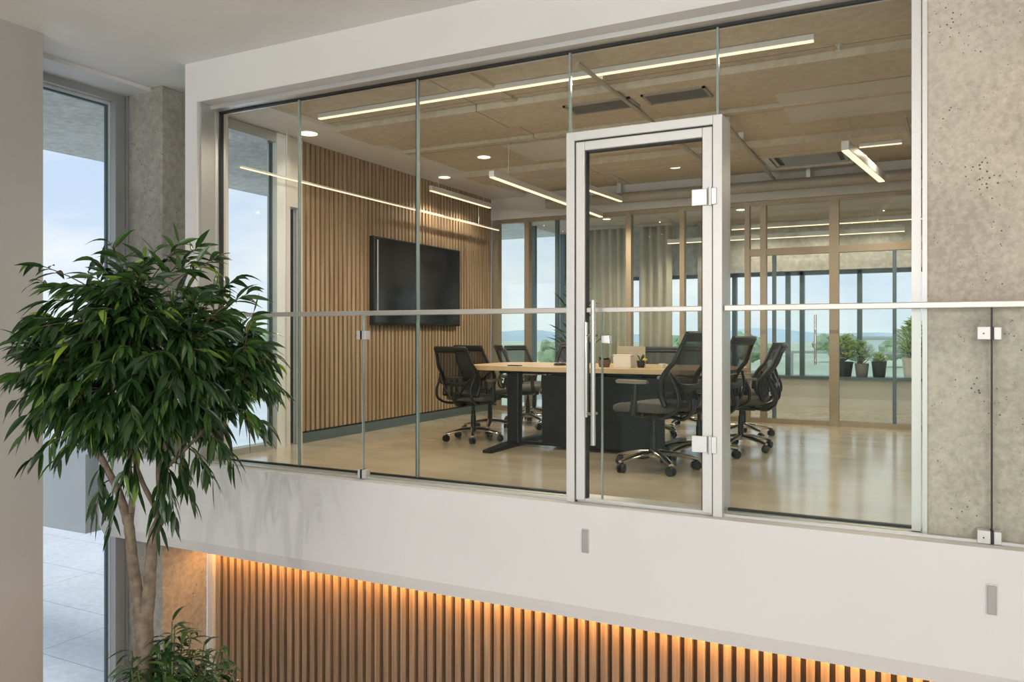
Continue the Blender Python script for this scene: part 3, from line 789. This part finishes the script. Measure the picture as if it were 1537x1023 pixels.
# indoor tree in front of the fascia. local frame: x = to the viewer's right, y = away, z up
TX, TY = -3.64, 2.85
TZ = -1.9
tree = thing('indoor_tree', 'tall indoor tree with dark narrow drooping leaves standing before the white fascia', 'tree', (TX, TY, TZ), R(27.15))
PX = .00352
def tp(px, py, y=0.0): return Vector(((px - 222) * PX, y, .94 - (py - 500) * PX - TZ))
tr_ = NB()
stems = []
def stem(pts, rads, n=6, seg=10):
    P_ = smooth_path(pts, n); m_ = len(P_); rs = []
    for i in range(m_):
        t = i / (m_ - 1) * (len(rads) - 1); a = int(min(t, len(rads) - 2)); rs.append((rads[a] * (1 - (t - a)) + rads[a + 1] * (t - a)) * (1 + .05 * math.sin(i * 2.1)))
    tube(tr_, P_, rs, seg); stems.append(P_)
stem([Vector((0, 0, .02)), Vector((-.015, 0, .5)), tp(219, 1010), tp(222, 960), tp(219, 915)], [.062, .052, .046, .044, .050], seg=14)
stem([tp(219, 930), tp(213, 900), tp(205, 850), tp(200, 800), tp(196, 770)], [.040, .032, .028, .026, .026], seg=12)
stem([tp(222, 930), tp(228, 895), tp(231, 850), tp(236, 800), tp(243, 775, .02), tp(240, 720, .04), tp(236, 650, .05), tp(232, 560, .05)], [.042, .034, .030, .027, .026, .020, .016, .010], seg=12)
stem([tp(197, 785), tp(184, 740), tp(165, 695, -.02), tp(150, 650, -.06), tp(130, 590, -.1)], [.024, .020, .017, .013, .008])
stem([tp(199, 790), tp(200, 740, .03), tp(192, 700, .05), tp(195, 640, .08), tp(200, 540, .1)], [.020, .016, .014, .012, .008])
stem([tp(240, 790), tp(252, 745, -.04), tp(258, 700, -.08), tp(275, 620, -.12), tp(290, 540, -.12)], [.020, .017, .014, .011, .007])
stem([tp(238, 760), tp(222, 720, -.03), tp(215, 670, -.08), tp(222, 590, -.14), tp(215, 480, -.12)], [.015, .012, .011, .009, .006])
stem([tp(262, 700, -.08), tp(300, 660, -.05), tp(340, 610, 0), tp(370, 560, 0)], [.011, .009, .007, .004])
stem([tp(165, 695, -.02), tp(120, 650, .0), tp(80, 600, 0), tp(50, 560, 0)], [.011, .009, .007, .004])
nmain = len(stems)
bmL = NB(); layL = bmL.loops.layers.color.new('leafvar')
rg = random.Random(11)
anchors = [p for P_ in stems[2:] for p in P_ if p.z > tp(0, 720).z]
crown_c = tp(222, 590)
tw_ = NB()
def twig(tip, out, n=10, ln=.155, wd_=.0295):
    a = min(anchors, key=lambda q: (q - (tip * .75 + crown_c * .25)).length)
    mid = (a + tip) / 2 + Vector((0, 0, .05)) + rv(rg) * .02
    P_ = smooth_path([a, mid, tip], 4)
    tube(tw_, P_, [.0040, .0038, .004, .0036, .0033, .003, .0026, .0022, .0018][:len(P_)], 4)
    seg_dir = (P_[-1] - P_[-4]).normalized()
    for k in range(n):
        t = k / (n - 1)
        base = tip - seg_dir * (1 - t) * .17 - Vector((0, 0, 0))
        az = rg.uniform(0, 2 * PI)
        sd = Vector((math.cos(az), math.sin(az), rg.uniform(-.35, .35)))
        d = seg_dir * (.45 + .45 * t) + out * .35 + sd * .75 + Vector((0, 0, -.22))
        vv = min(1, max(0, rg.gauss(.36, .25))) if rg.random() > .03 else 1.0
        add_leaf(bmL, layL, base, d, Vector((0, 0, 1)) + rv(rg) * 1.3, ln * rg.uniform(.75, 1.15), wd_ * rg.uniform(.8, 1.2), rg.uniform(.5, 1.3), vv)
# crown: wide dome whose skirt hangs lower at the rim
def crown_r(dirv):
    az = math.atan2(dirv.y, dirv.x)
    return 1 + .08 * math.sin(3 * az + 1) + .06 * math.sin(5 * az)
cnt = 0
while cnt < 470:
    d = rv(rg); r_ = rg.uniform(.30, 1) ** .55
    p = Vector((d.x * .60 * r_, d.y * .52 * r_, 0)) * crown_r(d)
    if d.z > 0: p.z = d.z * r_ * .66
    else: p.z = d.z * r_ * .34
    q = crown_c + p + Vector((0, 0, .06))
    rh = math.hypot(p.x, p.y) / .56
    if q.z < tp(0, 700).z + .12 * (1 - rh) and rh < .45: continue
    # narrower towards the top, notch at upper left
    if p.x < -.35 and p.z > .36: continue
    out = Vector((p.x, p.y, p.z * .4)); out = out.normalized() if out.length > .01 else Vector((0, 0, 1))
    twig(q, out, n=12, ln=.15)
    cnt += 1
# sprays that stick out of the outline
for (px, py, y, n) in ((150, 392, 0, 9), (75, 425, -.05, 10), (110, 440, 0, 10), (232, 372, .05, 11), (262, 362, .1, 12), (290, 368, .1, 12), (325, 385, .05, 12), (300, 395, 0, 12), (400, 515, 0, 11), (412, 545, .05, 10), (385, 470, 0, 10),
        (408, 640, 0, 9), (395, 655, .05, 8), (360, 690, -.05, 10), (330, 715, -.05, 10), (300, 740, -.08, 9), (272, 775, -.05, 8), (160, 735, -.05, 8), (180, 780, -.05, 7), (30, 600, 0, 10), (22, 560, 0, 10), (45, 650, 0, 10), (62, 685, -.05, 9), (100, 685, -.05, 10), (250, 755, -.08, 8), (20, 520, .05, 9), (320, 690, -.1, 9), (345, 665, -.1, 9), (290, 715, -.1, 9), (262, 735, -.12, 9), (250, 790, -.05, 7), (195, 740, -.1, 7), (230, 720, -.14, 9), (155, 770, -.05, 6), (215, 700, -.16, 9), (275, 700, -.14, 9), (60, 395, -.02, 8), (168, 362, 0, 7), (130, 410, .05, 9), (355, 415, .05, 10), (378, 440, 0, 10)):
    q = tp(px, py, y); o_ = q - crown_c; o_.normalize()
    twig(q, o_, n=n, ln=.15)
obj('trunk', tr_, BARK, tree, smooth=True); obj('twigs', tw_, plain('twig_bark', (.10, .085, .045), .8), tree, smooth=True)
tag(obj_leaves('foliage', bmL, LEAF, tree), kind=None)
pl = NB(); lathe(pl, [(.20, 0), (.22, .01), (.30, .52), (.30, .54), (.28, .54), (.27, .46)], 36)
ob = thing('round_planter', 'grey round planter below the indoor tree', 'planter', (TX, TY, TZ - .42), 0)
obj('pot', pl, plain('planter_grey', (.30, .30, .29), .6), ob)
obj('soil', lathe(NB(), [(.27, .43), (.27, .455)], 30), SOIL, ob)
struct('trim_7', B(TX - .6, TX + .6, TY - .6, TY + .6, LZ, TZ - .42), WHITE, label='white plinth carrying the planter')

# leafy underplanting
sh = thing('leafy_shrub', 'bushy green shrub around the foot of the indoor tree trunk', 'shrub', (TX + .07, TY + .08, TZ + .03), R(27.15))
bs = NB(); bmS = NB(); layS = bmS.loops.layers.color.new('leafvar'); rg = random.Random(5)
for k in range(120):
    az = rg.uniform(0, 2 * PI); sp_ = rg.uniform(.02, .30)
    h = rg.uniform(.70, 1.33 - sp_ * 1.0)
    cx = .04 + math.cos(az) * sp_ * 1.1; cy = math.sin(az) * sp_
    tip = Vector((cx, cy, h)); P_ = smooth_path([Vector((cx * .25, cy * .25, 0)), Vector((cx * .6, cy * .6, h * .5)), tip], 4)
    tube(bs, P_, .004, 5)
    for q in range(10):
        t = q / 9; base = tip - Vector((0, 0, 1)) * (1 - t) * .20
        a2 = rg.uniform(0, 2 * PI)
        d = Vector((math.cos(a2) + math.cos(az) * .4, math.sin(a2) + math.sin(az) * .4, .55 * t + .1))
        add_leaf(bmS, layS, base, d, Vector((0, 0, 1)), rg.uniform(.10, .155), rg.uniform(.022, .03), rg.uniform(.8, 1.6), min(1, max(0, rg.gauss(.5, .2))))
obj('stems', bs, plain('green_stem', (.10, .14, .05), .6), sh); obj_leaves('foliage', bmS, LEAF, sh)

def small_pot_plant(name, label, loc, r_, h, potmat, leafs, ll, lw, spread, lm=LEAF, up=.6, cat='plant', stemh=0.0, seed=1, group=None):
    g = random.Random(seed)
    t = thing(name, label, cat, loc, 0, group)
    obj('pot', lathe(NB(), [(r_ * .72, 0), (r_ * .78, .004), (r_, h * .95), (r_, h), (r_ * .9, h), (r_ * .88, h * .85)], 24), potmat, t, smooth=True, angle=50)
    obj('soil', lathe(NB(), [(r_ * .88, h * .8), (r_ * .88, h * .87)], 20), SOIL, t)
    bm_ = NB(); ly = bm_.loops.layers.color.new('leafvar'); st = NB(); has = False
    for k in range(leafs):
        az = g.uniform(0, 2 * PI); zz = h * .87 + (g.uniform(.15, 1) * stemh)
        rr_ = g.uniform(.1, 1) * spread * (1 if stemh == 0 else math.sin(PI * min(1, max(.12, (zz - h * .87) / stemh * .85 + .12))))
        base = Vector((math.cos(az) * rr_ * .4, math.sin(az) * rr_ * .4, zz))
        if stemh:
            base = Vector((math.cos(az) * rr_, math.sin(az) * rr_, zz))
        add_leaf(bm_, ly, base, Vector((math.cos(az), math.sin(az), up * g.uniform(.4, 2.0))), Vector((0, 0, 1)), ll * g.uniform(.7, 1.15), lw * g.uniform(.8, 1.2), g.uniform(.1, .8), min(1, max(0, g.gauss(.45, .2))), 4)
        if stemh and k % 4 == 0:
            tube(st, [(0, 0, h * .85 + max(0, zz - h) * .4), tuple(base)], .004, 5); has = True
    if stemh:
        tube(st, [(0, 0, h * .8), (0.005, 0, h + stemh * .9)], .007, 6)
        obj('stems', st, BARK, t)
    else: st.free()
    obj_leaves('foliage', bm_, lm, t)
    return t
TT = .668
small_pot_plant('potted_succulent', 'small succulent in a round brown pot on the meeting table', (-2.27, 6.06, TT), .055, .06, TERRA, 46, .055, .018, .07, seed=2)
small_pot_plant('potted_plant', 'small spiky plant in a dark pot right of the paper box on the table', (-1.975, 6.10, TT), .035, .055, BLACKP, 16, .07, .012, .02, up=2, seed=4)
f = thing('flower_bud', 'tiny yellow flower lying beside the dark pot on the table', 'flower', (-1.925, 6.05, TT))
c = NB(); 
for k in range(7):
    a = 2 * PI * k / 7; tube(c, [(0, 0, .055), (.010 * math.cos(a), .010 * math.sin(a), .068), (.020 * math.cos(a), .020 * math.sin(a), .066)], [.004, .007, .002], 6)
obj('petals', c, YELLOW, f); obj('stem', tube(NB(), [(0, 0, .0), (.004, 0, .055)], .002, 6), plain('flower_stem', (.2, .25, .08), .6), f)
px_ = thing('paper_box', 'white paper napkin box on the table between the two small pots', 'box', (-2.11, 6.08, TT))
c = NB(); prism(c, [(-.07, 0), (-.075, .085), (-.055, .098), (.07, .098), (.075, 0)], 1, -.05, .05); obj('box_body', c, PAPER, px_)
obj('lid', B(-.078, .078, -.054, .054, .094, .102, bev=.002), CERAM, px_)
bp_ = thing('upright_card', 'beige upright document holder behind the paper box', 'document holder', (-2.12, 6.32, TT))
obj('board', B(-.13, .11, -.006, .006, 0, .165), plain('beige_card', (.46, .40, .30), .7), bp_); obj('stand', B(-.10, .08, -.03, .03, 0, .008), plain('beige_card_base', (.40, .35, .27), .7), bp_)
cp = thing('coffee_cup', 'white cup on the table beside the near chair back', 'cup', (-1.80, 6.1, TT))
obj('cup', lathe(NB(), [(.018, 0), (.020, .003), (.03, .035), (.027, .035), (.018, .006)], 20), CERAM, cp, smooth=True, angle=50)
obj('handle', tube(NB(), smooth_path([(.027, 0, .028), (.042, 0, .026), (.040, 0, .012), (.024, 0, .012)], 4), .003, 6), CERAM, cp)
tc_ = thing('conference_phone', 'small black conference puck on the left part of the table', 'phone', (-2.72, 6.2, TT))
obj('body', lathe(NB(), [(.05, 0), (.055, .008), (.045, .02), (.02, .024)], 24), BLACKP, tc_, smooth=True, angle=40); obj('button', lathe(NB(), [(.012, .024), (.012, .027)], 12), ALU, tc_)
# tall plant behind the door frame
tpn = small_pot_plant('tall_potted_plant', 'tall leafy plant partly hidden behind the left door stile', (-3.42, 8.2, 0), .15, .30, plain('dark_pot', (.06, .06, .06), .5), 60, .22, .055, .22, stemh=1.18, seed=8, up=.9)
# plants on the far sill
small_pot_plant('sill_plant', 'bushy plant in a white pot on the far window sill at the right', (-.075, 11.09, .385), .13, .25, CERAM, 420, .09, .035, .20, LEAF2, stemh=.50, seed=9)
small_pot_plant('sill_plant', 'round yellow-green shrub in a dark pot on the far window sill', (-.88, 11.09, .385), .12, .19, BLACKP, 380, .09, .035, .18, LEAF2, stemh=.34, seed=10)
small_pot_plant('sill_plant', 'taller pale shrub in a grey pot behind the round shrub on the far sill', (-.66, 11.07, .385), .085, .17, plain('mid_grey_pot', (.25, .25, .25), .6), 160, .08, .03, .12, LEAF2, stemh=.30, seed=12)
small_pot_plant('sill_plant', 'small low plant in a black tapering pot on the far sill beside the mullion', (-.46, 11.08, .385), .09, .20, BLACKP, 120, .07, .028, .12, LEAF2, stemh=.12, seed=13)

# curtains behind the partition
def curtain(x0, x1, y, label):
    c = NB(); n = int((x1 - x0) / .012); pts = []
    for i in range(n + 1):
        x = x0 + (x1 - x0) * i / n; pts.append((x, y + .035 * math.sin(x * 55) + .012 * math.sin(x * 23)))
    vs = [[c.verts.new((p[0], p[1], z)) for p in pts] for z in (.03, 2.38)]
    for i in range(n): c.faces.new((vs[0][i], vs[0][i + 1], vs[1][i + 1], vs[1][i]))
    t = thing('curtain', label, 'curtain', ((x0 + x1) / 2, y, 0))
    o = child('fabric', t, CURT, c, smooth=True); so = o.modifiers.new('th', 'SOLIDIFY'); so.thickness = .004
    child('curtain_track', t, ALU, B(x0 - .02, x1 + .02, y - .015, y + .015, 2.385, 2.42))
curtain(-4.15, -3.55, 10.4, 'beige floor-length curtain behind the left of the rear partition')
curtain(-3.40, -2.95, 10.4, 'narrower beige curtain beside the concrete column behind the rear partition')

# ------------------------------------------------------------------ outside
struct('terrace_slab', B(-16, -5.875, 4.06, 4.85, -.645, -.02), plain('pale_render', (.84, .85, .85), .7, var=.05, scale=1.2), label='white edge of the outdoor terrace slab beyond the tall window')
struct('ceiling.004', B(-7.9, -5.88, -6, 14, 2.80, 3.15), CONC_OUT, label='concrete roof overhang outside the windows')
tag(obj('ground', B(-260, 260, -120, 420, -3.3, -3.12), GROUND), kind='structure')
tag(obj('pavement', B(-34, -5.88, -12, 34, -3.12, -2.95), PAVE), kind='structure')
tag(obj('terrace', B(-5.86, 5, 11.25, 13.6, -.4, .05), PAVE), kind='structure')
tr2 = thing('terrace_railing', 'glass railing outside beyond the far windows', 'railing', (0, 13.4, .05))
rb = NB(); box(rb, -5.8, 4.9, 13.38, 13.42, .62, .66)
child('top_rail', tr2, WINFR, rb)
for i in range(9): child('post', tr2, WINFR, B(-5.8 + i * 1.32, -5.765 + i * 1.32, 13.385, 13.415, .05, .62))
child('pane', tr2, GLS_W, B(-5.75, 4.9, 13.397, 13.403, .08, .62))
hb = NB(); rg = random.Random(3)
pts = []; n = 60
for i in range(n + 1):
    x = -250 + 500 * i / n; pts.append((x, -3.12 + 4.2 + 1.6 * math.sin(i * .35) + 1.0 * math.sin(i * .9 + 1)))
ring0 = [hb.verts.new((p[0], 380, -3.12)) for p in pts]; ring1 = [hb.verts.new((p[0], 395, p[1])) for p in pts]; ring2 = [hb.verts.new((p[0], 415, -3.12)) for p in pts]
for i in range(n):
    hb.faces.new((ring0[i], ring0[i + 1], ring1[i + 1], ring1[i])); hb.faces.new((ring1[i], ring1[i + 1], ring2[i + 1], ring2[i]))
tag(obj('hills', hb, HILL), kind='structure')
def blob_tree(x, y, h, r_, label, seed):
    g = random.Random(seed); t = thing('distant_tree', label, 'tree', (x, y, -3.12), 0, 'trees far outside the windows')
    obj('trunk', tube(NB(), [(0, 0, 0), (.1, 0, h * .5)], [.25, .15], 8), BARK, t)
    c = NB()
    for k in range(18):
        m_ = Matrix.Translation((g.uniform(-.9, .9) * r_, g.uniform(-.9, .9) * r_, h * g.uniform(.40, .80)))
        q = bmesh.ops.create_icosphere(c, subdivisions=2, radius=r_ * g.uniform(.28, .48), matrix=m_)
        for v_ in q['verts']: v_.co += rv(g) * .08 * r_
    obj('foliage', c, plain('haze_tinted_tree', (.27, .36, .22), .9, var=.3, scale=1), t)  # distance haze is put into the paler foliage colour
for i, (x, y, h, r_) in enumerate(((-24, 90, 3.9, 2.3), (-33, 75, 3.6, 2.2), (-10, 120, 3.9, 2.6), (-1.5, 105, 3.6, 2.2), (8, 125, 4, 2.6), (-48, 60, 5, 3), (-58, 72, 5.2, 3.2), (-16, 85, 4, 2.2), (-41, 45, 4.2, 2.2), (-50, 38, 4.4, 2.4))):
    blob_tree(x, y, h, r_, 'haze-tinted green tree far outside the windows', 20 + i)
def building(x, y, wx, wy, h, col, label):
    t = thing('distant_building', label, 'building', (x, y, -3.12))
    obj('wall', B(-wx / 2, wx / 2, -wy / 2, wy / 2, 0, h), plain('render_' + str(len(bpy.data.materials)), col, .8), t)
    obj('roof', B(-wx / 2 - .2, wx / 2 + .2, -wy / 2 - .2, wy / 2 + .2, h, h + .35), WINFR, t)
    k = -wx / 2 + .8
    while k < wx / 2 - 1.5: obj('window', B(k, k + 1.3, -wy / 2 - .04, -wy / 2 + .02, h * .35, h * .7), WINFR, t); k += 2.3
building(-5.5, 150, 12, 8, 3.2, (.52, .58, .58), 'low grey-blue building far beyond the rear windows')
building(1.5, 190, 12, 10, 4.6, (.55, .56, .55), 'pale flat-roofed building far away beyond the white potted plant')
building(-70, 55, 20, 14, 4.2, (.30, .42, .42), 'long low grey-green building far beyond the left window')

# sun through thin cloud, for soft modelling outside
sd = bpy.data.lights.new('sun', 'SUN'); sd.energy = 1.8; sd.angle = R(20); sd.color = (1, .96, .9)
so_ = bpy.data.objects.new('sun', sd); COL.objects.link(so_); so_.rotation_euler = (R(38), R(0), R(-14))

# ------------------------------------------------------------------ camera
cd = bpy.data.cameras.new('camera'); cam = bpy.data.objects.new('camera', cd); COL.objects.link(cam)
cd.sensor_width = 36; cd.lens = 1194 / 1537 * 36; cd.shift_y = -11.5 / 1537; cd.clip_end = 1000
cam.location = (0, 0, .94); cam.rotation_euler = (R(90), 0, R(27.15))
S.camera = cam
S.cycles.transparent_max_bounces = 40; S.cycles.max_bounces = 10; S.cycles.diffuse_bounces = 5
S.cycles.sample_clamp_indirect = 4
S.cycles.caustics_reflective = False; S.cycles.caustics_refractive = False
S.view_settings.view_transform = 'Standard'; S.view_settings.look = 'None'
S.view_settings.gamma = 1; S.view_settings.exposure = 0.0; S.view_settings.use_curve_mapping = False
